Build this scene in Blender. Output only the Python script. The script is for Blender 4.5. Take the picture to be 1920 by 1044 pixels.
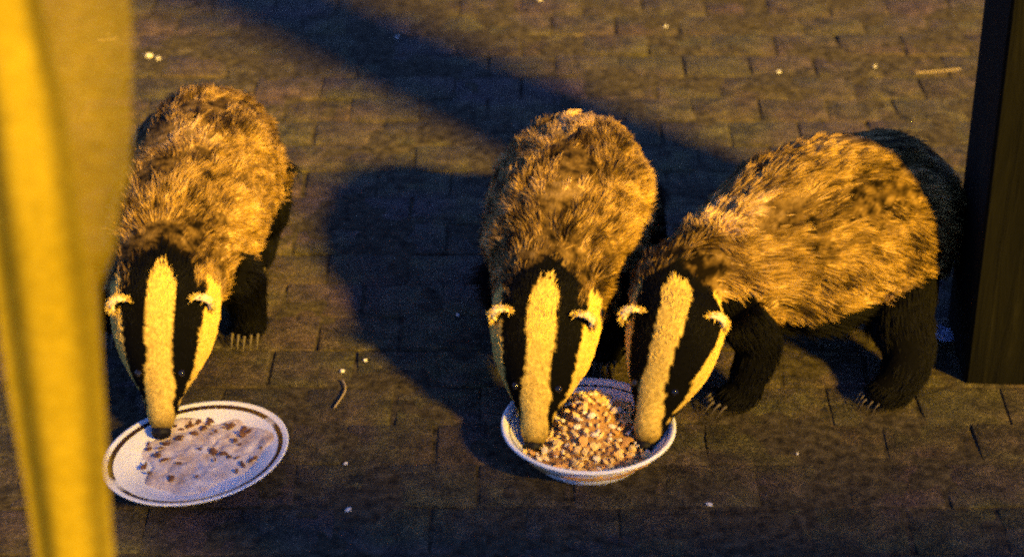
import bpy, bmesh, math, random
import numpy as np
from mathutils import Vector, Matrix, noise as mnoise

random.seed(7); rng = np.random.default_rng(7)
scene = bpy.context.scene
C = scene.collection
for o in list(bpy.data.objects): bpy.data.objects.remove(o, do_unlink=True)
R = math.radians

# ------------------------------------------------------------------ camera, sky, sun, exposure
CAM_H = 1.65; PITCH = R(29.5); FPX = 4000.0
cd = bpy.data.cameras.new('camera'); cam = bpy.data.objects.new('camera', cd); C.objects.link(cam)
cam.location = (0, 0, CAM_H); cam.rotation_euler = (R(90) - PITCH, 0, 0)
cd.sensor_width = 36; cd.lens = FPX / 1920 * 36; cd.clip_start = 0.05; cd.clip_end = 500
cd.dof.use_dof = True; cd.dof.focus_distance = 2.98; cd.dof.aperture_fstop = 3.2
scene.camera = cam

SUN_AZ = 133.0      # heading the light travels along the ground (degrees from +X)
SUN_EL = 28.0
w = bpy.data.worlds.new('World'); scene.world = w; w.use_nodes = True
nt = w.node_tree; bg = nt.nodes['Background']
sky = nt.nodes.new('ShaderNodeTexSky'); sky.sky_type = 'NISHITA'; sky.sun_disc = False
sky.sun_elevation = R(SUN_EL)
sky.ozone_density = 6.0; sky.dust_density = 0.3; sky.air_density = 1.0
# the light comes from the opposite side: azimuth measured clockwise from +Y
_fx, _fy = -math.cos(R(SUN_AZ)), -math.sin(R(SUN_AZ))
sky.sun_rotation = math.atan2(_fx, _fy)
tint = nt.nodes.new('ShaderNodeMix'); tint.data_type = 'RGBA'; tint.blend_type = 'MULTIPLY'; tint.inputs[0].default_value = 1.0
tint.inputs[7].default_value = (0.56, 0.63, 1.0, 1)     # deep blue night air
nt.links.new(sky.outputs[0], tint.inputs[6]); nt.links.new(tint.outputs[2], bg.inputs[0]); bg.inputs[1].default_value = 0.058
sd = bpy.data.lights.new('sun', 'SUN'); sun = bpy.data.objects.new('sun', sd); C.objects.link(sun)
sd.energy = 5.0; sd.angle = R(6.0); sd.color = (1.0, 0.60, 0.035)
_d = Vector((math.cos(R(SUN_AZ)) * math.cos(R(SUN_EL)), math.sin(R(SUN_AZ)) * math.cos(R(SUN_EL)), -math.sin(R(SUN_EL))))
sun.rotation_euler = _d.to_track_quat('-Z', 'Y').to_euler()
vs = scene.view_settings
vs.view_transform = 'Standard'; vs.look = 'None'; vs.exposure = 1.85; vs.gamma = 1.0; vs.use_curve_mapping = False
cy = scene.cycles
cy.use_denoising = False; cy.use_adaptive_sampling = True
cy.adaptive_threshold = 0.15; cy.adaptive_min_samples = 16
cy.max_bounces = 6; cy.transparent_max_bounces = 12
cy.pixel_filter_type = 'BLACKMAN_HARRIS'; cy.filter_width = 2.5
cy.caustics_reflective = False; cy.caustics_refractive = False

# ------------------------------------------------------------------ helpers
def g(px, py, z=0.0):
    """point at height z seen in the direction of a photo pixel: used once to read off positions"""
    x = (px - 960) / FPX; y = -(py - 522) / FPX
    c, s = math.cos(PITCH), math.sin(PITCH)
    d = Vector((x, c + s * y, -s + c * y)); t = (z - CAM_H) / d.z
    return Vector((0, 0, CAM_H)) + d * t

def tag(o, label=None, cat=None, group=None, kind=None):
    for k, v in (('label', label), ('category', cat), ('group', group), ('kind', kind)):
        if v: o[k] = v
    return o

def empty(name, loc, rz=0.0):
    o = bpy.data.objects.new(name, None); C.objects.link(o); o.location = loc; o.rotation_euler = (0, 0, rz)
    o.empty_display_size = 0.05
    return o

def link(name, me, parent=None, mat=None, loc=None):
    o = bpy.data.objects.new(name, me); C.objects.link(o)
    if mat is not None and not me.materials: me.materials.append(mat)
    if parent is not None: o.parent = parent
    if loc is not None: o.location = loc
    return o

def mesh_from(verts, faces, name='mesh', smooth=True):
    me = bpy.data.meshes.new(name); me.from_pydata([tuple(v) for v in verts], [], faces); me.update()
    if smooth: me.polygons.foreach_set('use_smooth', [True] * len(me.polygons))
    return me

def mesh_bm(bm, name='mesh', smooth=True):
    me = bpy.data.meshes.new(name); bm.to_mesh(me); bm.free()
    if smooth: me.polygons.foreach_set('use_smooth', [True] * len(me.polygons))
    return me

def lathe(profile, seg=64, wob=0.0):
    """profile: closed list of (r, z); r = 0 ends close the shape"""
    v, f = [], []
    n = len(profile)
    for i in range(seg):
        a = 2 * math.pi * i / seg
        k = 1 + wob * math.sin(2 * a + 1.0)
        for r, z in profile: v.append((r * k * math.cos(a), r * k * math.sin(a), z))
    for i in range(seg):
        j = (i + 1) % seg
        for q in range(n - 1):
            f.append((i * n + q, j * n + q, j * n + q + 1, i * n + q + 1))
    bm = bmesh.new(); me = mesh_from(v, f); bm.from_mesh(me); bpy.data.meshes.remove(me)
    bmesh.ops.remove_doubles(bm, verts=bm.verts, dist=1e-6)
    bmesh.ops.recalc_face_normals(bm, faces=bm.faces)
    return mesh_bm(bm)

class N:
    """short hand for building a node material"""
    def __init__(s, name):
        s.m = bpy.data.materials.new(name); s.m.use_nodes = True; s.t = s.m.node_tree
        s.b = s.t.nodes['Principled BSDF']; s.out = s.t.nodes['Material Output']
    def n(s, kind, **kw):
        q = s.t.nodes.new(kind)
        for k, v in kw.items():
            if k in q.inputs.keys(): q.inputs[k].default_value = v
            else: setattr(q, k, v)
        return q
    def l(s, a, b): s.t.links.new(a, b); return s
    def noise(s, scale, detail=4, rough=0.6, coord=None, dist=0.0):
        q = s.n('ShaderNodeTexNoise'); q.inputs['Scale'].default_value = scale; q.inputs['Detail'].default_value = detail
        q.inputs['Roughness'].default_value = rough; q.inputs['Distortion'].default_value = dist
        if coord is not None: s.l(coord, q.inputs['Vector'])
        return q
    def ramp(s, src, stops):
        q = s.n('ShaderNodeValToRGB'); e = q.color_ramp.elements
        while len(e) < len(stops): e.new(0.5)
        for el, (p, c) in zip(e, stops): el.position = p; el.color = (*c, 1) if len(c) == 3 else c
        s.l(src, q.inputs[0]); return q
    def mix(s, fac, a, b, mode='MIX'):
        q = s.n('ShaderNodeMix', data_type='RGBA', blend_type=mode)
        for sock, v in ((q.inputs[0], fac), (q.inputs[6], a), (q.inputs[7], b)):
            if hasattr(v, 'is_output'): s.l(v, sock)
            else: sock.default_value = v if not isinstance(v, tuple) else ((*v, 1) if len(v) == 3 else v)
        return q.outputs[2]
    def bump(s, h, strength=0.4, dist=0.004):
        q = s.n('ShaderNodeBump'); q.inputs['Strength'].default_value = strength; q.inputs['Distance'].default_value = dist
        s.l(h, q.inputs['Height']); s.l(q.outputs[0], s.b.inputs['Normal']); return q

def plain(name, col, rough=0.6, spec=0.4):
    q = N(name); q.b.inputs['Base Color'].default_value = (*col, 1); q.b.inputs['Roughness'].default_value = rough
    q.b.inputs['Specular IOR Level'].default_value = spec
    nz = q.noise(90, 3); q.bump(nz.outputs[0], 0.15, 0.001)
    return q.m

# ------------------------------------------------------------------ materials
def mat_brick():
    q = N('brick_paver')
    oi = q.n('ShaderNodeObjectInfo'); geo = q.n('ShaderNodeNewGeometry')
    base = q.ramp(oi.outputs['Random'], [(0.0, (0.056, 0.041, 0.026)), (0.3, (0.064, 0.045, 0.028)), (0.6, (0.058, 0.050, 0.028)), (1.0, (0.070, 0.052, 0.034))])
    P_ = geo.outputs['Position']
    mot = q.noise(8, 5, 0.65, P_)
    c1 = q.mix(q.ramp(mot.outputs[0], [(0.38, (0, 0, 0)), (0.64, (1, 1, 1))]).outputs[0], base.outputs[0], (0.070, 0.064, 0.024))
    pur = q.noise(4.3, 4, 0.6, P_)
    c2 = q.mix(q.ramp(pur.outputs[0], [(0.47, (0, 0, 0)), (0.68, (0.8, 0.8, 0.8))]).outputs[0], c1, (0.074, 0.048, 0.056))
    grit = q.noise(210, 5, 0.75, P_)
    c3 = q.mix(1.0, c2, q.ramp(grit.outputs[0], [(0.34, (0.32, 0.32, 0.32)), (0.5, (0.95, 0.95, 0.95)), (0.68, (2.3, 2.2, 2.1))]).outputs[0], 'MULTIPLY')
    big = q.noise(30, 6, 0.72, P_)
    c4 = q.mix(1.0, c3, q.ramp(big.outputs[0], [(0.34, (0.24, 0.24, 0.24)), (0.5, (0.76, 0.74, 0.71)), (0.66, (1.42, 1.38, 1.3))]).outputs[0], 'MULTIPLY')
    pit = q.noise(17, 3, 0.55, P_, 1.2)
    c4 = q.mix(1.0, c4, q.ramp(pit.outputs[0], [(0.28, (0.25, 0.25, 0.25)), (0.37, (1, 1, 1))]).outputs[0], 'MULTIPLY')
    q.l(c4, q.b.inputs['Base Color']); q.b.inputs['Roughness'].default_value = 0.85; q.b.inputs['Specular IOR Level'].default_value = 0.25
    hb = q.mix(0.45, big.outputs[0], grit.outputs[0]); q.bump(hb, 0.9, 0.008)
    return q.m

def mat_soil():
    q = N('joint_sand'); geo = q.n('ShaderNodeNewGeometry')
    a = q.noise(60, 6, 0.7, geo.outputs['Position'])
    q.l(q.ramp(a.outputs[0], [(0.34, (0.011, 0.009, 0.007)), (0.5, (0.046, 0.037, 0.023)), (0.68, (0.088, 0.072, 0.046))]).outputs[0], q.b.inputs['Base Color'])
    q.b.inputs['Roughness'].default_value = 0.95; q.b.inputs['Specular IOR Level'].default_value = 0.1
    q.bump(a.outputs[0], 0.8, 0.006); return q.m

def mat_china(name, band):
    """white glazed china; band = (r0, r1) of a brown line painted round the rim"""
    q = N(name); tc = q.n('ShaderNodeTexCoord')
    q.b.inputs['Roughness'].default_value = 0.22; q.b.inputs['Coat Weight'].default_value = 0.4
    sep = q.n('ShaderNodeSeparateXYZ'); q.l(tc.outputs['Object'], sep.inputs[0])
    cx = q.n('ShaderNodeCombineXYZ'); q.l(sep.outputs[0], cx.inputs[0]); q.l(sep.outputs[1], cx.inputs[1])
    ln = q.n('ShaderNodeVectorMath', operation='LENGTH'); q.l(cx.outputs[0], ln.inputs[0])
    st = q.noise(18, 4, 0.6, tc.outputs['Object'])
    white = q.mix(q.ramp(st.outputs[0], [(0.5, (0, 0, 0)), (0.75, (0.5, 0.5, 0.5))]).outputs[0], (0.88, 0.87, 0.88), (0.74, 0.68, 0.60))
    if band:
        r0, r1 = band
        rp = q.ramp(ln.outputs['Value'], [(0.0, (0, 0, 0))])
        m = q.n('ShaderNodeMath', operation='SUBTRACT'); q.l(ln.outputs['Value'], m.inputs[0]); m.inputs[1].default_value = (r0 + r1) / 2
        ab = q.n('ShaderNodeMath', operation='ABSOLUTE'); q.l(m.outputs[0], ab.inputs[0])
        lt = q.n('ShaderNodeMath', operation='LESS_THAN'); q.l(ab.outputs[0], lt.inputs[0]); lt.inputs[1].default_value = (r1 - r0) / 2
        up = q.n('ShaderNodeNewGeometry'); 
        wear = q.noise(30, 3, 0.5, tc.outputs['Object'])
        wr = q.ramp(wear.outputs[0], [(0.30, (0.25, 0.25, 0.25)), (0.40, (1, 1, 1))])
        fm = q.n('ShaderNodeMath', operation='MULTIPLY'); q.l(lt.outputs[0], fm.inputs[0]); q.l(wr.outputs[0], fm.inputs[1])
        white = q.mix(fm.outputs[0], white, (0.045, 0.022, 0.014))
    q.l(white, q.b.inputs['Base Color']); return q.m

def mat_wood():
    q = N('dark_stained_timber'); tc = q.n('ShaderNodeTexCoord')
    mp = q.n('ShaderNodeMapping'); mp.inputs['Scale'].default_value = (14, 14, 1.2); q.l(tc.outputs['Object'], mp.inputs[0])
    a = q.noise(4, 7, 0.65, mp.outputs[0], 0.6)
    q.l(q.ramp(a.outputs[0], [(0.3, (0.0014, 0.0014, 0.0010)), (0.6, (0.0040, 0.0038, 0.0020)), (0.85, (0.012, 0.011, 0.005))]).outputs[0], q.b.inputs['Base Color'])
    q.b.inputs['Roughness'].default_value = 0.9; q.b.inputs['Specular IOR Level'].default_value = 0.08; q.bump(a.outputs[0], 0.9, 0.006); return q.m

def mat_cloth(name, clear):
    q = N(name); tc = q.n('ShaderNodeTexCoord')
    wv = q.noise(160, 3, 0.6, tc.outputs['Object']); st = q.noise(7, 4, 0.6, tc.outputs['Object'])
    col = q.mix(q.ramp(st.outputs[0], [(0.35, (0, 0, 0)), (0.7, (1, 1, 1))]).outputs[0], (0.29, 0.215, 0.011), (0.37, 0.275, 0.018))
    col = q.mix(1.0, col, q.ramp(wv.outputs[0], [(0.3, (0.7, 0.7, 0.7)), (0.7, (1.15, 1.15, 1.15))]).outputs[0], 'MULTIPLY')
    df = q.n('ShaderNodeBsdfDiffuse'); q.l(col, df.inputs[0])
    tl = q.n('ShaderNodeBsdfTranslucent'); q.l(col, tl.inputs[0])
    m1 = q.n('ShaderNodeMixShader'); m1.inputs[0].default_value = 0.35; q.l(df.outputs[0], m1.inputs[1]); q.l(tl.outputs[0], m1.inputs[2])
    tr = q.n('ShaderNodeBsdfTransparent')
    m2 = q.n('ShaderNodeMixShader'); m2.inputs[0].default_value = clear; q.l(m1.outputs[0], m2.inputs[1]); q.l(tr.outputs[0], m2.inputs[2])
    q.l(m2.outputs[0], q.out.inputs[0]); q.t.nodes.remove(q.b); return q.m

def mat_skin():
    q = N('badger_coat'); at = q.n('ShaderNodeAttribute', attribute_name='coat')
    nz = q.noise(70, 4, 0.6)
    q.l(q.mix(1.0, at.outputs['Color'], q.ramp(nz.outputs[0], [(0.3, (0.45, 0.45, 0.45)), (0.7, (1, 1, 1))]).outputs[0], 'MULTIPLY'), q.b.inputs['Base Color'])
    q.b.inputs['Roughness'].default_value = 0.9; q.b.inputs['Specular IOR Level'].default_value = 0.05
    q.bump(nz.outputs[0], 0.4, 0.004); return q.m

def mat_fur():
    q = N('badger_fur')
    a = q.n('ShaderNodeAttribute', attribute_name='hair_colour'); b = q.n('ShaderNodeAttribute', attribute_name='band')
    hi = q.n('ShaderNodeHairInfo')
    r = q.ramp(hi.outputs['Intercept'], [(0.0, (0.0, 0.0, 0.0)), (0.18, (0, 0, 0)), (0.30, (1, 1, 1)), (0.50, (1, 1, 1)), (0.62, (0, 0, 0))])
    fm = q.n('ShaderNodeMath', operation='MULTIPLY'); q.l(r.outputs[0], fm.inputs[0]); q.l(b.outputs['Fac'], fm.inputs[1])
    col = q.mix(fm.outputs[0], a.outputs['Color'], (0.040, 0.022, 0.008))
    h = q.n('ShaderNodeBsdfHairPrincipled'); h.model = 'CHIANG'; h.parametrization = 'COLOR'
    q.l(col, h.inputs['Color']); h.inputs['Roughness'].default_value = 0.5; h.inputs['Radial Roughness'].default_value = 0.6
    d = q.n('ShaderNodeBsdfDiffuse'); q.l(col, d.inputs[0])
    m = q.n('ShaderNodeMixShader'); m.inputs[0].default_value = 0.85; q.l(h.outputs[0], m.inputs[1]); q.l(d.outputs[0], m.inputs[2])
    q.l(m.outputs[0], q.out.inputs[0]); q.t.nodes.remove(q.b); return q.m

M = dict(brick=mat_brick(), soil=mat_soil(), plate=mat_china('plate_china', (0.1115, 0.1185)), bowl=mat_china('bowl_china', None),
         wood=mat_wood(), curtain=mat_cloth('yellow_curtain_cloth', 0.06), sheer=mat_cloth('yellow_sheer_cloth', 0.42),
         skin=mat_skin(), fur=mat_fur(), nose=plain('nose_leather', (0.006, 0.005, 0.005), 0.6, .2), eye=plain('eye_gloss', (0.006, 0.005, 0.004), 0.08, 0.6),
         claw=plain('claw_horn', (0.09, 0.07, 0.045), 0.5), ear=plain('ear_dark', (0.014, 0.012, 0.009), 0.9, 0.1), earrim=plain('ear_rim_fur', (0.72, 0.60, 0.40), 0.9, 0.1),
         rim_shade=plain('bowl_rim_shade', (0.012, 0.010, 0.014), 0.3), crumb=plain('crumb_white', (0.62, 0.58, 0.55), 0.8), twig=plain('twig_straw', (0.26, 0.20, 0.13), 0.8),
         scrap=plain('scrap_blue_paper', (0.40, 0.46, 0.66), 0.7))

# ------------------------------------------------------------------ ground: bedding and brick pavers
def ground():
    n = 60; s = 12.0; v = []; f = []
    bm = bmesh.new()
    bmesh.ops.create_grid(bm, x_segments=4, y_segments=4, size=150)
    gr = link('ground', mesh_bm(bm), None, M['soil'], (0, 0, -0.0090)); tag(gr, kind='structure')
    pv = empty('paving', (0, 0, 0)); tag(pv, kind='structure')
    V = []; nx, ny = 240, 230
    for j in range(ny + 1):
        for i in range(nx + 1):
            x = -1.3 + 2.6 * i / nx; y = 1.9 + 2.5 * j / ny
            V.append((x, y, -.0010 + .0044 * mnoise.noise(Vector((x * 11, y * 11, .5))) + .0026 * mnoise.noise(Vector((x * 37, y * 37, 1.5)))))
    F = [(j * (nx + 1) + i, j * (nx + 1) + i + 1, (j + 1) * (nx + 1) + i + 1, (j + 1) * (nx + 1) + i) for j in range(ny) for i in range(nx)]
    sand = link('joint_sand', mesh_from(V, F), pv, M['soil']); tag(sand, kind='stuff')
    W, D, J, T = 0.124, 0.099, 0.0035, 0.05
    var = []
    for k in range(6):
        bm = bmesh.new(); bmesh.ops.create_cube(bm, size=1.0)
        rr = random.Random(k)
        bmesh.ops.scale(bm, vec=(W - J, D - .0012, T), verts=bm.verts)
        for vv in bm.verts:
            vv.co.x += rr.uniform(-.0022, .0022); vv.co.y += rr.uniform(-.0006, .0006); vv.co.z += rr.uniform(-.0012, .0012)
        te = [e for e in bm.edges if all(q.co.z > 0 for q in e.verts)] + [e for e in bm.edges if abs(e.verts[0].co.z - e.verts[1].co.z) > .02]
        bmesh.ops.bevel(bm, geom=te, offset=0.0024, segments=2, affect='EDGES', profile=0.5)
        me = mesh_bm(bm, 'brick', False); me.materials.append(M['brick'])
        me.polygons.foreach_set('use_smooth', [True] * len(me.polygons)); var.append(me)
    cells = []
    for j in range(-8, 30):
        y = 1.56 + j * D + 0.003 * math.sin(j * 1.7)
        for i in range(-18, 19):
            x = i * W + (W / 2 if j % 2 else 0) + 0.018
            cells.append((x, y))
    def seen(c):
        x, y = c
        return 2.10 < y < 4.16 and abs(x) < 0.285 * y * 0.93 + 0.08
    vis = sorted([c for c in cells if seen(c)], key=lambda c: c[1])[:300]
    vset = set(vis)
    for c in vis:
        o = link('brick', var[random.randrange(6)], pv, None, (c[0] + random.uniform(-.002, .002), c[1] + random.uniform(-.002, .002), -T / 2 + random.uniform(-.0012, .0012)))
        o.rotation_euler = (R(random.uniform(-.35, .35)), R(random.uniform(-.35, .35)), R(random.uniform(-1.5, 1.5)) + (math.pi if random.random() < .5 else 0))
    # the bricks beyond the view stay geometry, joined
    V, F = [], []
    src = var[0]; sv = [q.co.copy() for q in src.vertices]; sf = [tuple(p.vertices) for p in src.polygons]
    for c in cells:
        if c in vset: continue
        b = len(V); dz = -T / 2 + random.uniform(-.003, .002)
        V += [(q.x + c[0], q.y + c[1], q.z + dz) for q in sv]; F += [tuple(i + b for i in p) for p in sf]
    o = link('outer_bricks', mesh_from(V, F), pv, M['brick']); tag(o, kind='stuff')
ground()

# ------------------------------------------------------------------ dark timber post at the right
def post():
    cn = g(1808, 720)                     # near corner of the foot
    t = empty('timber_post', (cn.x, cn.y, 0)); tag(t, 'dark stained square timber post with plank faces beside the paving', 'post')
    rz = R(-63)                            # the left face recedes, the right face looks toward the light
    t.rotation_euler = (0, 0, 0)
    # local axes: a runs along the left face (back and to the left), b along the right face (back and to the right)
    a = (g(1776, 596) - cn); a.z = 0; la = a.length; a.normalize()
    b = Vector((-a.y, a.x, 0)); b = -b if b.x < 0 else b
    def board(p0, p1, out, z0, z1, th):
        bm = bmesh.new(); vs_ = []
        for z in (z0, z1):
            for p, q in ((p0, 0), (p1, 0), (p1, 1), (p0, 1)):
                w_ = p - out * th * q; vs_.append(bm.verts.new((w_.x, w_.y, z)))
        for fc in ((0, 1, 2, 3), (4, 5, 6, 7), (0, 1, 5, 4), (1, 2, 6, 5), (2, 3, 7, 6), (3, 0, 4, 7)): bm.faces.new([vs_[i] for i in fc])
        bmesh.ops.recalc_face_normals(bm, faces=bm.faces)
        bmesh.ops.bevel(bm, geom=list(bm.edges), offset=0.003, segments=1, affect='EDGES')
        return mesh_bm(bm, 'board', False)
    ZT = 2.6; lb = 0.30
    core = board(a * .012 + b * .012, a * (la - .012) + b * .012, -b, 0, ZT - .02, lb - .024)
    link('core', core, t, M['wood'])
    def boards(dir_, length, outn, n):
        wd = length / n
        for k in range(n):
            m = board(dir_ * (k * wd + .0015), dir_ * ((k + 1) * wd - .0015), outn, 0, ZT, 0.011)
            link('plank', m, t, M['wood'])
    boards(a, la, -b, 1); boards(b, lb, -a, 3)
post()

# ------------------------------------------------------------------ unseen wall added behind the camera's right to shade the near ground
def shade_wall():
    bm = bmesh.new(); bmesh.ops.create_cube(bm, size=1.0)
    bmesh.ops.scale(bm, vec=(3.4, 0.22, 2.14), verts=bm.verts); bmesh.ops.bevel(bm, geom=list(bm.edges), offset=.01, segments=2, affect='EDGES')
    o = link('added_shade_wall', mesh_bm(bm, smooth=False), None, M['brick'], (3.65, -0.6, 2.14 / 2)); o.rotation_euler = (0, 0, R(-7)); tag(o, kind='structure')
shade_wall()

# ------------------------------------------------------------------ yellow curtain hanging near the window
def curtain(name, label, y, pts, mat, folds, amp, seed):
    """pts: (z, x_left, x_right) rows of the hanging cloth from top to floor"""
    nu, nv = 60, 70; V = []; rr = random.Random(seed); ph = rr.uniform(0, 6)
    zt, zb = pts[0][0], pts[-1][0]
    for j in range(nv + 1):
        z = zt + (zb - zt) * j / nv
        for k in range(len(pts) - 1):
            if pts[k][0] >= z >= pts[k + 1][0]: break
        tt = (pts[k][0] - z) / (pts[k][0] - pts[k + 1][0]); tt = tt * tt * (3 - 2 * tt)
        xl = pts[k][1] + (pts[k + 1][1] - pts[k][1]) * tt; xr = pts[k][2] + (pts[k + 1][2] - pts[k][2]) * tt
        for i in range(nu + 1):
            u = i / nu
            x = xl + (xr - xl) * u
            yy = y + amp * math.sin(u * folds * 2 * math.pi + ph + 0.6 * math.sin(z * 2.1 + ph)) + amp * .5 * math.sin(u * folds * 4.7 + z * 1.3)
            V.append((x, yy, z))
    F = [(j * (nu + 1) + i, j * (nu + 1) + i + 1, (j + 1) * (nu + 1) + i + 1, (j + 1) * (nu + 1) + i) for j in range(nv) for i in range(nu)]
    o = link(name, mesh_from(V, F), None, mat); tag(o, label, 'curtain'); return o
def cx_at(px, py, y):
    """x on the upright plane y, and height, along a sight line"""
    X = (px - 960) / FPX; Y = -(py - 522) / FPX; c, s = math.cos(PITCH), math.sin(PITCH)
    dy = c + s * Y; dz = -s + c * Y; t = y / dy
    return X * t, CAM_H + dz * t
def rows(y, spec):
    out = []
    for py, l, r in spec:
        xl, z = cx_at(l, py, y); xr, _ = cx_at(r, py, y); out.append((z, xl, xr))
    z0, l0, r0 = out[0]; z1, l1, r1 = out[-1]
    return [(2.35, l0 - .02, r0 + .0)] + out + [(0.01, l1 + .005, r1 - .003)]
CY = 1.38
curtain('curtain', 'mustard yellow curtain gathered into one narrow hanging drape', CY,
        rows(CY, [(0, -90, 78), (230, -60, 130), (640, -4, 188), (1044, 62, 216)]), M['curtain'], 1.5, 0.0050, 3)
curtain('sheer_curtain', 'thin see-through yellow curtain panel hanging behind the gathered drape', CY + .09,
        rows(CY + .09, [(0, 40, 246), (280, 80, 250), (430, 90, 222), (560, 95, 186), (1044, 110, 190)]), M['sheer'], 1.0, 0.003, 5)

# ------------------------------------------------------------------ badgers
BLACK = (0.0022, 0.002, 0.0018); WHITE = (0.68, 0.46, 0.10)
def catmull(P, n):
    P = np.array(P, float); out = []
    Q = np.vstack([2 * P[0] - P[1], P, 2 * P[-1] - P[-2]])
    for i in range(1, len(Q) - 2):
        for t in np.linspace(0, 1, n, endpoint=False):
            a, b, c, d = Q[i - 1], Q[i], Q[i + 1], Q[i + 2]
            out.append(0.5 * ((2 * b) + (c - a) * t + (2 * a - 5 * b + 4 * c - d) * t ** 2 + (3 * b - a - 3 * c + d) * t ** 3))
    out.append(P[-1]); return np.array(out)

def loft(bm, path, seg=20, upref=(0, 0, 1)):
    """path rows: x y z rx ry -> tube with elliptic rings"""
    P = path[:, :3]; T = np.gradient(P, axis=0); T /= np.linalg.norm(T, axis=1)[:, None] + 1e-9
    rings = []
    for i in range(len(P)):
        t = Vector(T[i]); s = Vector((0, 1, 0)); s = (s - t * s.dot(t)).normalized(); u = s.cross(t).normalized()
        rings.append([bm.verts.new(Vector(P[i]) + s * math.cos(a) * path[i, 3] + u * math.sin(a) * path[i, 4]) for a in np.linspace(0, 2 * math.pi, seg, endpoint=False)])
    for i in range(len(rings) - 1):
        for k in range(seg):
            bm.faces.new((rings[i][k], rings[i][(k + 1) % seg], rings[i + 1][(k + 1) % seg], rings[i + 1][k]))
    bm.faces.new(rings[0]); bm.faces.new(rings[-1])

def vnoise(P, scale, seed):
    off = Vector((seed * 3.1, seed * 1.7, seed * 0.9))
    return np.array([mnoise.noise(Vector(p) * scale + off) for p in P])

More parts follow.
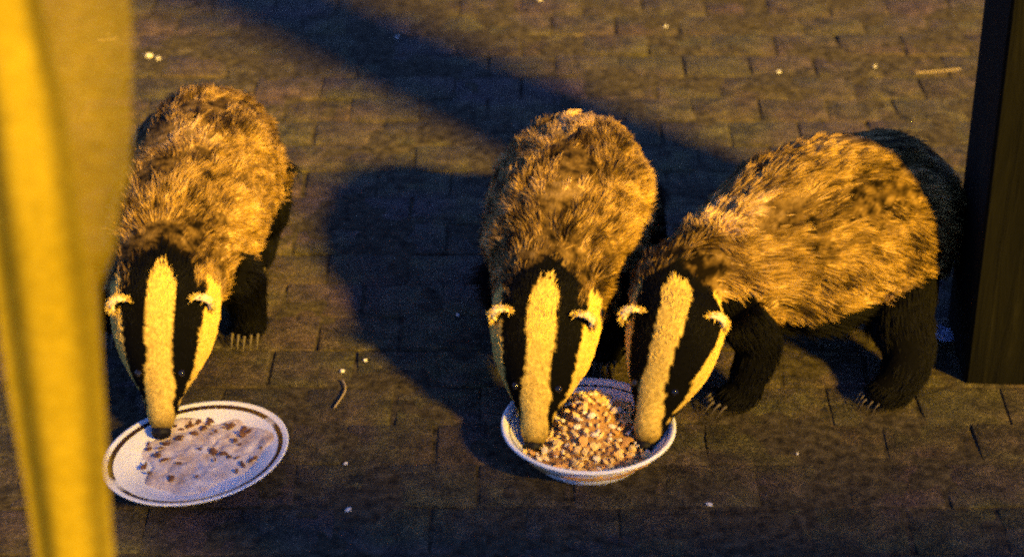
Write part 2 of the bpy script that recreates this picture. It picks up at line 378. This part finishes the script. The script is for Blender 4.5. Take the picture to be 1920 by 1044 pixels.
def badger(label, nose_px, nose_z, heading, head_yaw=0.0, head_roll=0.0, seed=1, trunk=1.0, bend=0.0, paws=None, girth=1.0, hump=1.0, tone=1.0, front=1.0):
    """heading: degrees on the ground from +X in which the trunk faces; head_yaw turns the head from it; bend curves the trunk sideways"""
    nose = g(*nose_px, nose_z)
    th = R(heading)
    t = empty('badger', (0, 0, 0)); tag(t, label, 'badger', None)
    hs = 1.06
    #        x     z    ry    rz
    spine = [(-.395, .125, .035, .035), (-.368, .142, .074, .072), (-.315, .162, .106, .104), (-.235, .172, .117, .113), (-.14, .174, .115, .111),
             (-.055, .169, .106, .103), (.012, .165, .090, .085), (.055, .162, .081, .074), (.092, .155, .076, .065)]
    head = [(.122, .140, .075, .056), (.153, .111, .066, .050), (.181, .083, .046, .040), (.203, .062, .028, .029), (.221, .042, .0205, .023), (.232, .030, .0145, .016), (.238, .024, .008, .010)]
    rows_ = []
    for x, z, ry, rz in spine:
        xx = x * trunk if x < 0 else x
        kf = front + (girth - front) * min(1, max(0, -x / .14)); rows_.append([xx, 0, z * (1 + (hump - 1) * min(1, max(0, -x / .2))), ry * kf, rz * kf])
    for x, z, ry, rz in head: rows_.append([x, 0, z, ry, rz])
    A = np.array(rows_)
    nh = len(head)
    # turn the neck and head sideways about the shoulders, and curve the trunk
    def turn(p):
        x = p[0]
        if x > 0:
            k = min(1.0, max(0.0, x / 0.14)); k = k * k * (3 - 2 * k); a = R(head_yaw) * k
            px, py = p[0] * math.cos(a) - p[1] * math.sin(a), p[0] * math.sin(a) + p[1] * math.cos(a)
            return np.array([px, py, p[2]])
        return np.array([p[0], p[1] + bend * (x / .4) ** 2, p[2]])
    A2 = A.copy()
    for i in range(len(A)): A2[i, :3] = turn(A[i, :3])
    path = catmull(A2, 8); s_head = (len(A) - nh)
    upath = np.repeat(np.arange(len(A) - 1), 8) + np.tile(np.linspace(0, 1, 8, endpoint=False), len(A) - 1); upath = np.append(upath, len(A) - 1)
    tubes = [('trunk', path)]
    pw = paws or {}
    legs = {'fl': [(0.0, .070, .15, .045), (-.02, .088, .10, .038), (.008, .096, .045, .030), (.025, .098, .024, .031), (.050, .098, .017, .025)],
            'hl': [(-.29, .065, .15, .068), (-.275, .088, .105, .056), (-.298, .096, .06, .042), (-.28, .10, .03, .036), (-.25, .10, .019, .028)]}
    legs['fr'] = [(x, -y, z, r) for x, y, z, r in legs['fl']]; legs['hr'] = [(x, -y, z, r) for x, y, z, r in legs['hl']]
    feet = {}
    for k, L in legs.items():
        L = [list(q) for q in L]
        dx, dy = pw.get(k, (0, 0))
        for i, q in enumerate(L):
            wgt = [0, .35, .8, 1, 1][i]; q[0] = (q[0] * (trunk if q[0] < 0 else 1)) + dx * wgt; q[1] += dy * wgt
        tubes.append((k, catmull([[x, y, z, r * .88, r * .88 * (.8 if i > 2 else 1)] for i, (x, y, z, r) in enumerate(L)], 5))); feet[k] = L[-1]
    tubes.append(('tail', catmull([[-.40 * trunk, 0, .16, .03, .03], [-.45 * trunk, 0, .125, .03, .028], [-.49 * trunk, 0, .085, .016, .016], [-.505 * trunk, 0, .06, .006, .006]], 4)))
    bm = bmesh.new()
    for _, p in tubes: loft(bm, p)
    bmesh.ops.recalc_face_normals(bm, faces=bm.faces)
    me = mesh_bm(bm, 'body')
    tmp = bpy.data.objects.new('tmp', me); C.objects.link(tmp)
    rm = tmp.modifiers.new('r', 'REMESH'); rm.mode = 'VOXEL'; rm.voxel_size = 0.0055
    sm = tmp.modifiers.new('s', 'SMOOTH'); sm.iterations = 4; sm.factor = 0.5
    dg = bpy.context.evaluated_depsgraph_get(); ev = tmp.evaluated_get(dg)
    body_me = bpy.data.meshes.new_from_object(ev); bpy.data.objects.remove(tmp, do_unlink=True)
    # ---- regions and colours (own coordinates of the animal)
    nv = len(body_me.vertices); co = np.empty(nv * 3); body_me.vertices.foreach_get('co', co); co = co.reshape(-1, 3)
    Th = np.gradient(path[:, :3], axis=0); Th /= np.linalg.norm(Th, axis=1)[:, None]
    def classify(P):
        best = np.full(len(P), 1e9); reg = np.zeros(len(P), int); flow = np.zeros((len(P), 3)); idx0 = None
        for ti, (nm, pth) in enumerate(tubes):
            d2 = np.linalg.norm(P[:, None, :] - pth[None, :, :3], axis=2) / np.maximum(pth[None, :, 3], .012)
            i = d2.argmin(1); d = d2[np.arange(len(P)), i]
            tn = np.gradient(pth[:, :3], axis=0); tn /= np.linalg.norm(tn, axis=1)[:, None] + 1e-9
            if ti == 0: idx0 = i.copy(); tn = -tn; d = d - .06
            sel = d < best; best[sel] = d[sel]; reg[sel] = ti; flow[sel] = tn[i[sel]]
        return reg, flow, idx0
    def chunked(P):
        rs, fs, is_ = [], [], []
        for k in range(0, len(P), 4000):
            r_, f_, i_ = classify(P[k:k + 4000]); rs.append(r_); fs.append(f_); is_.append(i_)
        return np.concatenate(rs), np.concatenate(fs), np.concatenate(is_)
    sdir = np.array([[0, 1, 0]] * len(path), float); sdir -= Th * (sdir * Th).sum(1)[:, None]; sdir /= np.linalg.norm(sdir, axis=1)[:, None]
    # sideways axis follows the turned head
    for i in range(len(path)):
        h = np.array([Th[i, 0], Th[i, 1], 0]); hn = np.linalg.norm(h)
        if hn > .05: h /= hn; sdir[i] = np.array([-h[1], h[0], 0])
    udir = np.cross(Th, sdir)
    udir *= np.sign(udir[:, 2] + 1e-9)[:, None]
    def coat(P, reg, i0):
        """-> colour, band strength, hair length"""
        n = len(P); col = np.zeros((n, 3)); band = np.zeros(n); ln = np.zeros(n)
        rel = P - path[i0, :3]; lat = (rel * sdir[i0]).sum(1); ver = (rel * udir[i0]).sum(1)
        u = upath[i0]; ry = path[i0, 3]; al = np.abs(lat)
        n1 = vnoise(P, 26, seed); n2 = vnoise(P, 9, seed + 5)
        n3 = vnoise(P, 75, seed + 9)
        L = np.clip(.37 + .30 * n1 + .42 * n2 + .62 * n3 + .55 * np.clip(1 - np.abs(al - .02) / .03, 0, 1) * np.clip(n2 * 3 + .25, 0, 1) * (ver > 0) + rng.normal(0, .12, n), .02, 1.5)  # includes pale streaks along the back, highlights painted into the fur
        grey = np.stack([.62 * L, .37 * L + .05 * np.clip(L - .5, 0, 1), .10 * L + .15 * np.clip(L - .6, 0, 1)], 1) * tone
        col[:] = grey; band[:] = .62; ln[:] = np.interp(u, [0, 2, 5, 7, 8, 9, 10, 11, 14], [.024, .027, .026, .022, .016, .009, .006, .0045, .003])
        # belly and throat are black
        low = (ver < -.45 * path[i0, 4]) & (reg == 0); col[low] = BLACK; band[low] = 0; ln[low & (u < s_head - 1.5)] = .05
        lo2 = (P[:, 2] < .085) & (u < s_head - .6); col[lo2] = BLACK; band[lo2] = 0
        # legs
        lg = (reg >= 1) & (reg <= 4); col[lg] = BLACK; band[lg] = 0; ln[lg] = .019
        up = lg & (P[:, 2] > .15); ln[up] = .03
        tl = reg == 5; col[tl] = np.array([.5, .42, .28]); ln[tl] = .03
        # head markings
        hd = (reg == 0) & (u > s_head - 1.15 - .9 * np.clip(1 - al / .05, 0, 1))
        hw = .0188 + .0012 * np.sin(u * 3) + .0025 * n1
        hw = np.where(u > s_head + 4.4, .016, hw); hw = hw * np.clip((u - (s_head - 1.25)) / .8, 0, 1) ** .55
        # side of the head where the cheek stripe runs: near the widest line
        f = al / np.maximum(ry, .012)
        vn = ver / np.maximum(path[i0, 4], .012)
        cheek = (f > .73) & (vn > -.62) & (vn < .62) & (u < s_head + 3.0) & (u > s_head - 1.15)
        whi = hd & (al < hw) & (vn > 0)
        blk = hd & ~whi & ~cheek
        # behind the ears the black fades into the grizzled nape
        fade = (u < s_head - .35) & (rng.random(n) > (u - (s_head - 1.15)) / .8)
        keep = blk & fade & (al > .045)
        blk &= ~keep
        col[blk] = BLACK; band[blk] = 0
        wc = hd & (whi | cheek)
        jit = np.clip(1 + rng.normal(0, .10, n), .7, 1.2)
        col[wc] = np.array(WHITE)[None] * jit[wc, None]; band[wc] = 0
        sk = np.clip((u - s_head - 3.6) / 1.4, 0, 1)[:, None]; col[:] = np.where(hd[:, None], col * (1 - sk * .88), col) 
        return np.clip(col, 0, .95), band, ln
    reg, flow, i0 = chunked(co)
    col, band, ln = coat(co, reg, i0)
    dark = np.where(band > .1, .42, 1.0)
    ca = body_me.color_attributes.new('coat', 'FLOAT_COLOR', 'POINT')
    ca.data.foreach_set('color', np.concatenate([col * dark[:, None], np.ones((nv, 1))], 1).ravel())
    body_me.polygons.foreach_set('use_smooth', [True] * len(body_me.polygons))
    body_me.materials.clear(); body_me.materials.append(M['skin'])
    # ---- place in the world
    tip = turn(np.array([.238, 0, .024]))
    rot = Matrix.Rotation(th, 4, 'Z')
    off = rot @ Vector((tip[0], tip[1], 0))
    t.location = (nose.x - off.x, nose.y - off.y, 0); t.rotation_euler = (0, 0, th)
    body = link('body', body_me, t)
    # ---- fur strands
    body_me.calc_loop_triangles(); nt_ = len(body_me.loop_triangles)
    tri = np.empty(nt_ * 3, int); body_me.loop_triangles.foreach_get('vertices', tri); tri = tri.reshape(-1, 3)
    vn_ = np.empty(nv * 3); body_me.vertices.foreach_get('normal', vn_); vn_ = vn_.reshape(-1, 3)
    a_, b_, c_ = co[tri[:, 0]], co[tri[:, 1]], co[tri[:, 2]]
    area = np.linalg.norm(np.cross(b_ - a_, c_ - a_), axis=1)
    dens = area * np.where(reg[tri[:, 0]] == 0, 1.0, .6)
    hd = (reg[tri[:, 0]] == 0) & (upath[i0[tri[:, 0]]] > s_head - 1.2); dens = np.where(hd, dens * 2.6, dens)
    ns = 105000
    pick = rng.choice(nt_, ns, p=dens / dens.sum())
    r1 = np.sqrt(rng.random(ns)); r2 = rng.random(ns)
    wts = np.stack([1 - r1, r1 * (1 - r2), r1 * r2], 1)
    P = (co[tri[pick]] * wts[:, :, None]).sum(1); Nn = (vn_[tri[pick]] * wts[:, :, None]).sum(1); Nn /= np.linalg.norm(Nn, axis=1)[:, None]
    keepz = P[:, 2] > .012; P = P[keepz]; Nn = Nn[keepz]; ns = len(P)
    reg, flow, i0 = chunked(P); col, band, ln = coat(P, reg, i0)
    Fd = flow - Nn * (flow * Nn).sum(1)[:, None]; Fd /= np.linalg.norm(Fd, axis=1)[:, None] + 1e-6
    grav = np.array([0, 0, -1.0])[None]
    sw = np.stack([vnoise(P, 16, seed + k) for k in (11, 12, 13)], 1); fine = np.stack([vnoise(P, 55, seed + k) for k in (21, 22, 23)], 1)
    isb = (band > .1)[:, None]
    D = Fd * 1.0 + Nn * np.where(isb, .42, .22) + grav * np.where(isb, .22, .0) + sw * np.where(isb, .75, .15) + fine * np.where(isb, .55, .2) + rng.normal(0, .10, (ns, 3))
    D /= np.linalg.norm(D, axis=1)[:, None]
    dn = (D * Nn).sum(1); fix = dn < .10; D[fix] += Nn[fix] * (.14 - dn[fix])[:, None]; D /= np.linalg.norm(D, axis=1)[:, None]
    ln = ln * rng.uniform(.7, 1.2, ns)
    K = 5; tt = np.linspace(0, 1, K)
    pts = P[:, None, :] - Nn[:, None, :] * .001 + D[:, None, :] * (ln[:, None] * tt[None])[:, :, None] + (Nn * .10 - Nn * .30 * 0)[:, None, :] * 0 \
        + (grav * .18 + Fd * .10)[:, None, :] * (ln[:, None] * tt[None] ** 2)[:, :, None] - Nn[:, None, :] * (.12 * ln[:, None] * tt[None] ** 2)[:, :, None]
    pts[:, :, 2] = np.maximum(pts[:, :, 2], .004)
    hc = bpy.data.hair_curves.new('fur'); hc.add_curves([K] * ns)
    hc.attributes['position'].data.foreach_set('vector', pts.astype(np.float32).ravel())
    rad = np.where(isb[:, 0], .00055, .0005)[:, None] * np.array([1, 1, .85, .6, .15])[None] * rng.uniform(.8, 1.2, (ns, 1))
    ra = hc.attributes.get('radius') or hc.attributes.new('radius', 'FLOAT', 'POINT'); ra.data.foreach_set('value', rad.astype(np.float32).ravel())
    cc = hc.attributes.new('hair_colour', 'FLOAT_COLOR', 'CURVE'); cc.data.foreach_set('color', np.concatenate([col, np.ones((ns, 1))], 1).astype(np.float32).ravel())
    bb = hc.attributes.new('band', 'FLOAT', 'CURVE'); bb.data.foreach_set('value', (band * (rng.random(ns) < .75)).astype(np.float32))
    hc.materials.append(M['fur'])
    fo = bpy.data.objects.new('fur', hc); C.objects.link(fo); fo.parent = t
    ear_pts = []
    # ---- ears, eyes, nose, claws
    def at(u, lat, ver):
        i = int(round(u * 8)); return Vector(path[i, :3] + sdir[i] * lat + udir[i] * ver), Vector(Th[i]), Vector(sdir[i]), Vector(udir[i])
    for s in (-1, 1):
        p, f_, s_, u_ = at(s_head - .02, s * .050, .038)
        # a cupped ear: half-round bowl opening forward and outward, pale rim along its edge
        V, F, RV, RF = [], [], [], []
        nu, nw = 14, 6
        out = (s_ * s * .72 + u_ * .62 - f_ * .25).normalized()      # direction the ear stands up
        ax = (f_ * .78 + s_ * s * .25 + u_ * .45).normalized(); ax = (ax - out * ax.dot(out)).normalized()   # opening faces forward
        lt = out.cross(ax)
        rr_ = .0150
        for i in range(nu + 1):
            a = math.radians(12) + math.radians(156) * i / nu
            for j in range(nw + 1):
                q = j / nw; rad_ = rr_ * q
                V.append(p + out * (rad_ * math.sin(a) * 1.05 + .004) + lt * rad_ * math.cos(a) - ax * (.009 * (1 - q * q)))
        for i in range(nu):
            for j in range(nw): k = i * (nw + 1) + j; F.append((k, k + 1, k + nw + 2, k + nw + 1))
        em = mesh_from(V, F); eo = link('ear', em, t, M['ear'])
        md = eo.modifiers.new('thick', 'SOLIDIFY'); md.thickness = .004
        m_ = 8
        for i in range(nu + 1):
            a = math.radians(12) + math.radians(156) * i / nu
            c0 = p + out * (rr_ * math.sin(a) * 1.05 + .004) + lt * rr_ * math.cos(a)
            rd = (out * math.sin(a) + lt * math.cos(a)).normalized(); tk = .0058 * (.35 + .65 * math.sin(math.pi * min(1, max(0, (i + .5) / (nu + 1)))))
            tk *= 1 + .15 * math.sin(i * 2.3)
            for j in range(m_):
                b2 = 2 * math.pi * j / m_; RV.append(c0 + rd * tk * math.cos(b2) + ax * tk * math.sin(b2))
        for i in range(nu):
            for j in range(m_): RF.append((i * m_ + j, i * m_ + (j + 1) % m_, (i + 1) * m_ + (j + 1) % m_, (i + 1) * m_ + j))
        link('ear_rim', mesh_from(RV, RF), eo, M['earrim'])
        ear_pts.append((p, out, lt, ax, rr_))
        p, f_, s_, u_ = at(s_head + 2.1, s * .029, .029)
        bm = bmesh.new(); bmesh.ops.create_icosphere(bm, subdivisions=2, radius=.0058); link('eye', mesh_bm(bm), t, M['eye'], p)
    ep, ec = [], []
    for p, out, lt, ax, rr2 in ear_pts:
        for k in range(700):
            a = R(random.uniform(8, 172)); pale = k < 380; q = 1.0 if pale else random.uniform(.1, .9)
            b0 = p + out * (rr2 * q * math.sin(a) * 1.05 + .004) + lt * rr2 * q * math.cos(a) - ax * .009 * (1 - q * q)
            dr_ = (out * math.sin(a) * 1.0 + lt * math.cos(a) * 1.0 + Vector([random.gauss(0, .55) for _ in range(3)])).normalized()
            if not pale: dr_ = (dr_ * .6 - ax * (1 if k % 2 else -1)).normalized()
            L_ = random.uniform(.006, .011)
            for tq in (0, .35, .7, 1.0): ep.append(b0 + dr_ * L_ * tq - Vector((0, 0, 1)) * L_ * .25 * tq * tq)
            c_ = WHITE if pale else BLACK; j_ = random.uniform(.75, 1.1); ec.append((c_[0] * j_, c_[1] * j_, c_[2] * j_, 1))
    hc2 = bpy.data.hair_curves.new('ear_fur'); hc2.add_curves([4] * len(ec))
    hc2.attributes['position'].data.foreach_set('vector', np.array(ep, np.float32).ravel())
    ra = hc2.attributes.get('radius') or hc2.attributes.new('radius', 'FLOAT', 'POINT'); ra.data.foreach_set('value', np.tile(np.array([.0007, .0007, .0005, .0001], np.float32), len(ec)))
    q_ = hc2.attributes.new('hair_colour', 'FLOAT_COLOR', 'CURVE'); q_.data.foreach_set('color', np.array(ec, np.float32).ravel())
    q_ = hc2.attributes.new('band', 'FLOAT', 'CURVE'); q_.data.foreach_set('value', np.zeros(len(ec), np.float32))
    hc2.materials.append(M['fur']); fo2 = bpy.data.objects.new('ear_fur', hc2); C.objects.link(fo2); fo2.parent = t
    p, f_, s_, u_ = at(s_head + nh - 1.25, 0, .004)
    bm = bmesh.new(); bmesh.ops.create_icosphere(bm, subdivisions=3, radius=.0130)
    for v in bm.verts:
        q = v.co.copy(); z = q.z
        q.x *= .85; q.y *= 1.05 - .25 * (z / .0130); v.co = Vector(f_) * q.x + s_ * q.y + u_ * q.z * .8
    for v in bm.verts:                                              # two nostrils
        for sg in (-1, 1):
            d = (v.co - (f_ * .012 + s_ * sg * .007 + u_ * .002)).length
            if d < .006: v.co -= f_ * .004
    link('nose', mesh_bm(bm), t, M['nose'], p)
    for k, q in feet.items():
        big = 1.0 if k[0] == 'f' else .7
        for j in range(5):
            yy = q[1] + (j - 2) * .0095; V = []; F = []
            for i in range(5):
                s2 = i / 4; r_ = .0026 * (1 - s2 * .85) * big; cxx = q[0] + .014 + .004 * (2 - abs(j - 2)) + .017 * big * s2; cz = .020 - .016 * s2 ** 1.6
                for a in range(5): V.append((cxx, yy + r_ * math.cos(a * 1.2566), cz + r_ * math.sin(a * 1.2566)))
            for i in range(4):
                for a in range(5): F.append((i * 5 + a, i * 5 + (a + 1) % 5, i * 5 + 5 + (a + 1) % 5, i * 5 + 5 + a))
            link('claw', mesh_from(V, F), t, M['claw'])
    return t

badger('badger eating from the white plate, head down beside the yellow curtain', (302, 806), .03, -92, head_yaw=3, seed=3, trunk=1.12, paws={'fl': (-.10, -.01), 'fr': (-.10, -.01), 'hl': (.03, -.03)})
badger('badger with its nose at the curtain side of the food bowl, body straight behind it', (1000, 828), .035, -98, head_yaw=0, seed=8, trunk=.95, paws={'fl': (-.07, -.03), 'fr': (-.07, .03)})
badger('badger standing sideways next to the dark post, nose in the food bowl', (1208, 826), .035, -150, head_yaw=36, seed=14, bend=0.0, paws={'fl': (-.03, -.01), 'hl': (.09, .09)}, trunk=1.04, girth=1.14, front=.84, hump=1.09)  # near hind leg set forward, its black shape stands in for a ground shadow

# ------------------------------------------------------------------ plate, bowl and food
def plate():
    c = (g(205, 870, .02) + g(543, 810, .02)) / 2
    c.y -= .030; t = empty('dinner_plate', (c.x, c.y, 0.0)); t.rotation_euler = (R(-1), R(-6), 0); t.location.z = 0.0135
    tag(t, 'round white dinner plate with a brown line near its rim', 'plate')
    prof = [(0, .004), (.03, .0042), (.06, .0045), (.078, .0055), (.086, .0085), (.093, .0125), (.105, .0160), (.117, .0195), (.1235, .0215), (.1258, .0222), (.1265, .0210), (.1245, .0188),
            (.112, .0140), (.095, .0085), (.086, .0035), (.078, 0), (.066, -.0035), (.062, -.0035), (.060, -.0005), (.03, -.0005), (0, -.0005)]
    link('dish', lathe(prof, 96), t, M['plate'])
    return t
pl = plate()

def food_mat(name, cols, scale):
    q = N(name); tc = q.n('ShaderNodeTexCoord'); a = q.noise(scale, 5, .65, tc.outputs['Object'])
    q.l(q.ramp(a.outputs[0], [(i / (len(cols) - 1) * .5 + .28, c) for i, c in enumerate(cols)]).outputs[0], q.b.inputs['Base Color'])
    q.b.inputs['Roughness'].default_value = .8; q.b.inputs['Specular IOR Level'].default_value = .2; q.bump(a.outputs[0], .6, .004); return q.m
M['mash'] = food_mat('food_mash', [(.36, .22, .13), (.62, .48, .40), (.76, .66, .60), (.84, .77, .73)], 45)
M['chunk'] = food_mat('food_chunk', [(.06, .025, .012), (.17, .08, .04), (.26, .13, .06)], 90)
M['mound'] = food_mat('kibble_meal', [(.16, .07, .02), (.42, .24, .09), (.30, .15, .05), (.66, .48, .24), (.74, .60, .40)], 130)
M['kib_a'] = food_mat('kibble_pale', [(.70, .44, .13), (.88, .66, .32)], 60)
M['kib_b'] = food_mat('kibble_tan', [(.52, .26, .07), (.72, .42, .15)], 60)
M['kib_c'] = food_mat('kibble_cream', [(.76, .60, .38), (.88, .78, .60)], 60)

def nugget(seed, r):
    rr = random.Random(seed); bm = bmesh.new(); bmesh.ops.create_icosphere(bm, subdivisions=1, radius=r)
    sx, sy, sz = rr.uniform(.7, 1.8), rr.uniform(.6, 1.1), rr.uniform(.35, .8)
    for v in bm.verts:
        k = 1 + rr.uniform(-.32, .3); v.co = Vector((v.co.x * sx * k, v.co.y * sy * k, v.co.z * sz * k))
    return mesh_bm(bm, 'nugget', False)

def mash():
    t = empty('food_mash', pl.location); t.rotation_euler = pl.rotation_euler
    tag(t, 'pinkish mashed food with brown lumps spread over the white plate', 'food')
    # a low uneven spread
    V = []; n_r, n_a = 22, 72
    cx0, cy0 = .006, .012
    for j in range(n_r + 1):
        q = j / n_r
        for i in range(n_a):
            a = 2 * math.pi * i / n_a
            rim = .086 + .010 * math.sin(a * 3 + 1) + .006 * math.sin(a * 7) + .005 * mnoise.noise(Vector((math.cos(a) * 4, math.sin(a) * 4, 2)))
            x = cx0 + rim * q * math.cos(a); y = cy0 + rim * q * math.sin(a)
            nz = mnoise.fractal(Vector((x * 55, y * 55, .3)), 1.0, 2.0, 4)
            r = math.hypot(x, y)
            base = np.interp(r, [0, .078, .086, .093, .105], [.0045, .0058, .0088, .0128, .0165])
            V.append((x, y, base + (.0035 + .0035 * nz) * (1 - q ** 6) * (1 if q < 1 else 0) + (-.001 if q == 1 else .0006)))
    F = [(j * n_a + i, j * n_a + (i + 1) % n_a, (j + 1) * n_a + (i + 1) % n_a, (j + 1) * n_a + i) for j in range(n_r) for i in range(n_a)]
    link('spread', mesh_from(V, F), t, M['mash'])
    ms = [nugget(40 + k, .0052) for k in range(5)]
    for m in ms: m.materials.append(M['chunk'])
    for k in range(64):
        a = random.uniform(0, 2 * math.pi); r = .086 * math.sqrt(random.random())
        if k < 26: a = random.uniform(R(60), R(170)); r = random.uniform(.05, .085)      # raked up where the badger feeds
        o = link('lump', ms[k % 5], t, None, (cx0 + r * math.cos(a), cy0 + r * math.sin(a), .0115 + max(0, r - .08) * .3))
        s = random.uniform(.45, 1.25); o.scale = (s, s, s * .8); o.rotation_euler = (random.uniform(-.5, .5), random.uniform(-.5, .5), random.uniform(0, 6))
mash()

def bowl():
    c = (g(945, 806, .047) + g(1262, 796, .047)) / 2; c.y += .008
    t = empty('food_bowl', (c.x, c.y, 0)); tag(t, 'shallow white china bowl piled with food between two badgers', 'bowl')
    Rm = .1185
    prof = [(0, .012), (.05, .0125), (.075, .018), (.093, .031), (.105, .046), (.1115, .0545), (Rm - .003, .0585), (Rm, .0570), (Rm + .0005, .0535), (Rm - .0035, .0505), (.1065, .0480), (.1015, .0395), (.0935, .0250), (.083, .0120),
            (.078, .0060), (.078, .0005), (.072, .0005), (.071, .0050), (.03, .0050), (0, .0050)]
    prof = [(r, z * .84) for r, z in prof]
    link('dish', lathe(prof, 96, .004), t, M['bowl'])
    ring = [(.1075, .0502), (.1105, .0508), (.1108, .0488), (.1072, .0466), (.1062, .0470), (.1075, .0502)]
    ring = [(r, z * .84) for r, z in ring]
    link('rim_shade_ring', lathe(ring, 96, .004), t, M['rim_shade'])  # dark ring standing in for the shade beneath the rim
    return t, c
bw, bc = bowl()

def heap():
    t = empty('food_heap', (bc.x, bc.y, 0)); tag(t, 'heap of pale yellow and tan kibble filling the white bowl', 'food')
    def hgt(x, y):
        r = math.hypot(x, y)
        return .027 + .042 * math.exp(-(((x - .002) / .038) ** 2 + ((y - .030) / .055) ** 2)) - .10 * max(0, r - .085) + .004 * mnoise.noise(Vector((x * 60, y * 60, 1)))
    V = []; n_r, n_a = 14, 48
    for j in range(n_r + 1):
        for i in range(n_a):
            a = 2 * math.pi * i / n_a; r = .0985 * j / n_r; x, y = r * math.cos(a), r * math.sin(a)
            V.append((x, y, hgt(x, y) - .004))
    F = [(j * n_a + i, j * n_a + (i + 1) % n_a, (j + 1) * n_a + (i + 1) % n_a, (j + 1) * n_a + i) for j in range(n_r) for i in range(n_a)]
    link('mound', mesh_from(V, F), t, M['mound'])
    ms = []
    for k in range(9):
        m = nugget(80 + k, .0062); m.materials.append((M['kib_a'], M['kib_b'], M['kib_c'])[k % 3 if k < 7 else 0]); ms.append(m)
    for k in range(300):
        a = k * 2.39996; r = .097 * math.sqrt((k + .5) / 300); x, y = r * math.cos(a) + random.gauss(0, .0025), r * math.sin(a) + random.gauss(0, .0025)
        if math.hypot(x, y) > .097: continue
        o = link('nugget', ms[random.randrange(9)], t, None, (x, y, hgt(x, y) + random.uniform(-.001, .003)))
        s = random.choice((.45, .6, .75, .9, 1.05)) * random.uniform(.85, 1.15); o.scale = (s, s, s); o.rotation_euler = (random.uniform(-.8, .8), random.uniform(-.8, .8), random.uniform(0, 6))
heap()

# ------------------------------------------------------------------ litter on the bricks
def litter():
    ms = [nugget(120 + k, .0048) for k in range(4)]
    for m in ms: m.materials.append(M['crumb'])
    behind = 'white crumb on lit bricks behind the badger next to the post'; front_ = 'white crumb on bricks in front of the badger next to the post'; mid = 'white crumb on open bricks between plate and bowl, away from the twig'
    crumb_labels = ['larger white crumb of a close pair behind the badger at the plate', 'smaller white crumb of a close pair behind the badger at the plate',
                    'white crumb lying inside the long shadow band of the post', 'white crumb on lit bricks just beyond the long shadow of the post', 'white crumb in the shadow beside the straight-standing badger at the bowl',
                    'white crumb a little way off the upper tip of the curved twig', 'white crumb right at the upper tip of the curved twig', mid, mid,
                    'white crumb at the far end of the shadow band beyond the badgers', behind, front_, front_, behind]
    for k, (px, py, s) in enumerate([(279, 105, 1.3), (297, 110, 1.0), (745, 70, .8), (1248, 50, 1.1), (858, 590, .7), (685, 675, .8), (642, 695, .8), (648, 868, 1.0), (652, 955, 1.0),
                                     (1012, 0, 1.1), (1460, 135, .8), (1495, 850, .8), (1330, 945, .9), (1640, 125, .8)]):
        p = g(px, py, .002); o = link('crumb', ms[k % 4], None, None, (p.x, p.y, .002)); o.scale = (s, s, s); o.rotation_euler = (0, 0, k * 1.3)
        tag(o, crumb_labels[k], 'crumb', 'white crumbs scattered on the bricks')
    def stick(name, label, cat, pix, r, mat, z=.004):
        P = [g(x, y, z) for x, y in pix]; pth = catmull([[p.x, p.y, z, r, r] for p in P], 6)
        bm = bmesh.new(); loft(bm, pth, 6); bmesh.ops.recalc_face_normals(bm, faces=bm.faces)
        o = link(name, mesh_bm(bm), None, mat); tag(o, label, cat)
    stick('twig', 'thin curved pale twig on the bricks between plate and bowl', 'twig', [(627, 764), (640, 745), (648, 728), (642, 712)], .0016, M['twig'])
    stick('straw', 'short straight straw lying on the bricks behind the see-through curtain', 'straw', [(182, 76), (200, 75), (220, 72)], .0018, M['twig'])
    stick('stem', 'pale dry stem on bricks behind the sideways badger', 'stem', [(1715, 137), (1760, 134), (1800, 130)], .0015, M['twig'])
    # a torn scrap of pale blue paper at the foot of the post
    p = g(1766, 634); bm = bmesh.new(); bmesh.ops.create_grid(bm, x_segments=6, y_segments=6, size=.017)
    for v in bm.verts:
        q = mnoise.noise(v.co * 60); v.co.z = .006 + .010 * abs(q) + .004 * mnoise.noise(v.co * 140); v.co.x += .006 * mnoise.noise(v.co * 50 + Vector((3, 1, 0))); v.co.y += .006 * mnoise.noise(v.co * 50)
    o = link('paper_scrap', mesh_bm(bm, smooth=False), None, M['scrap'], (p.x, p.y, 0)); o.rotation_euler = (0, 0, .5)
    md = o.modifiers.new('thick', 'SOLIDIFY'); md.thickness = .0006
    tag(o, 'crumpled scrap of pale blue paper at the foot of the post', 'paper')
litter()
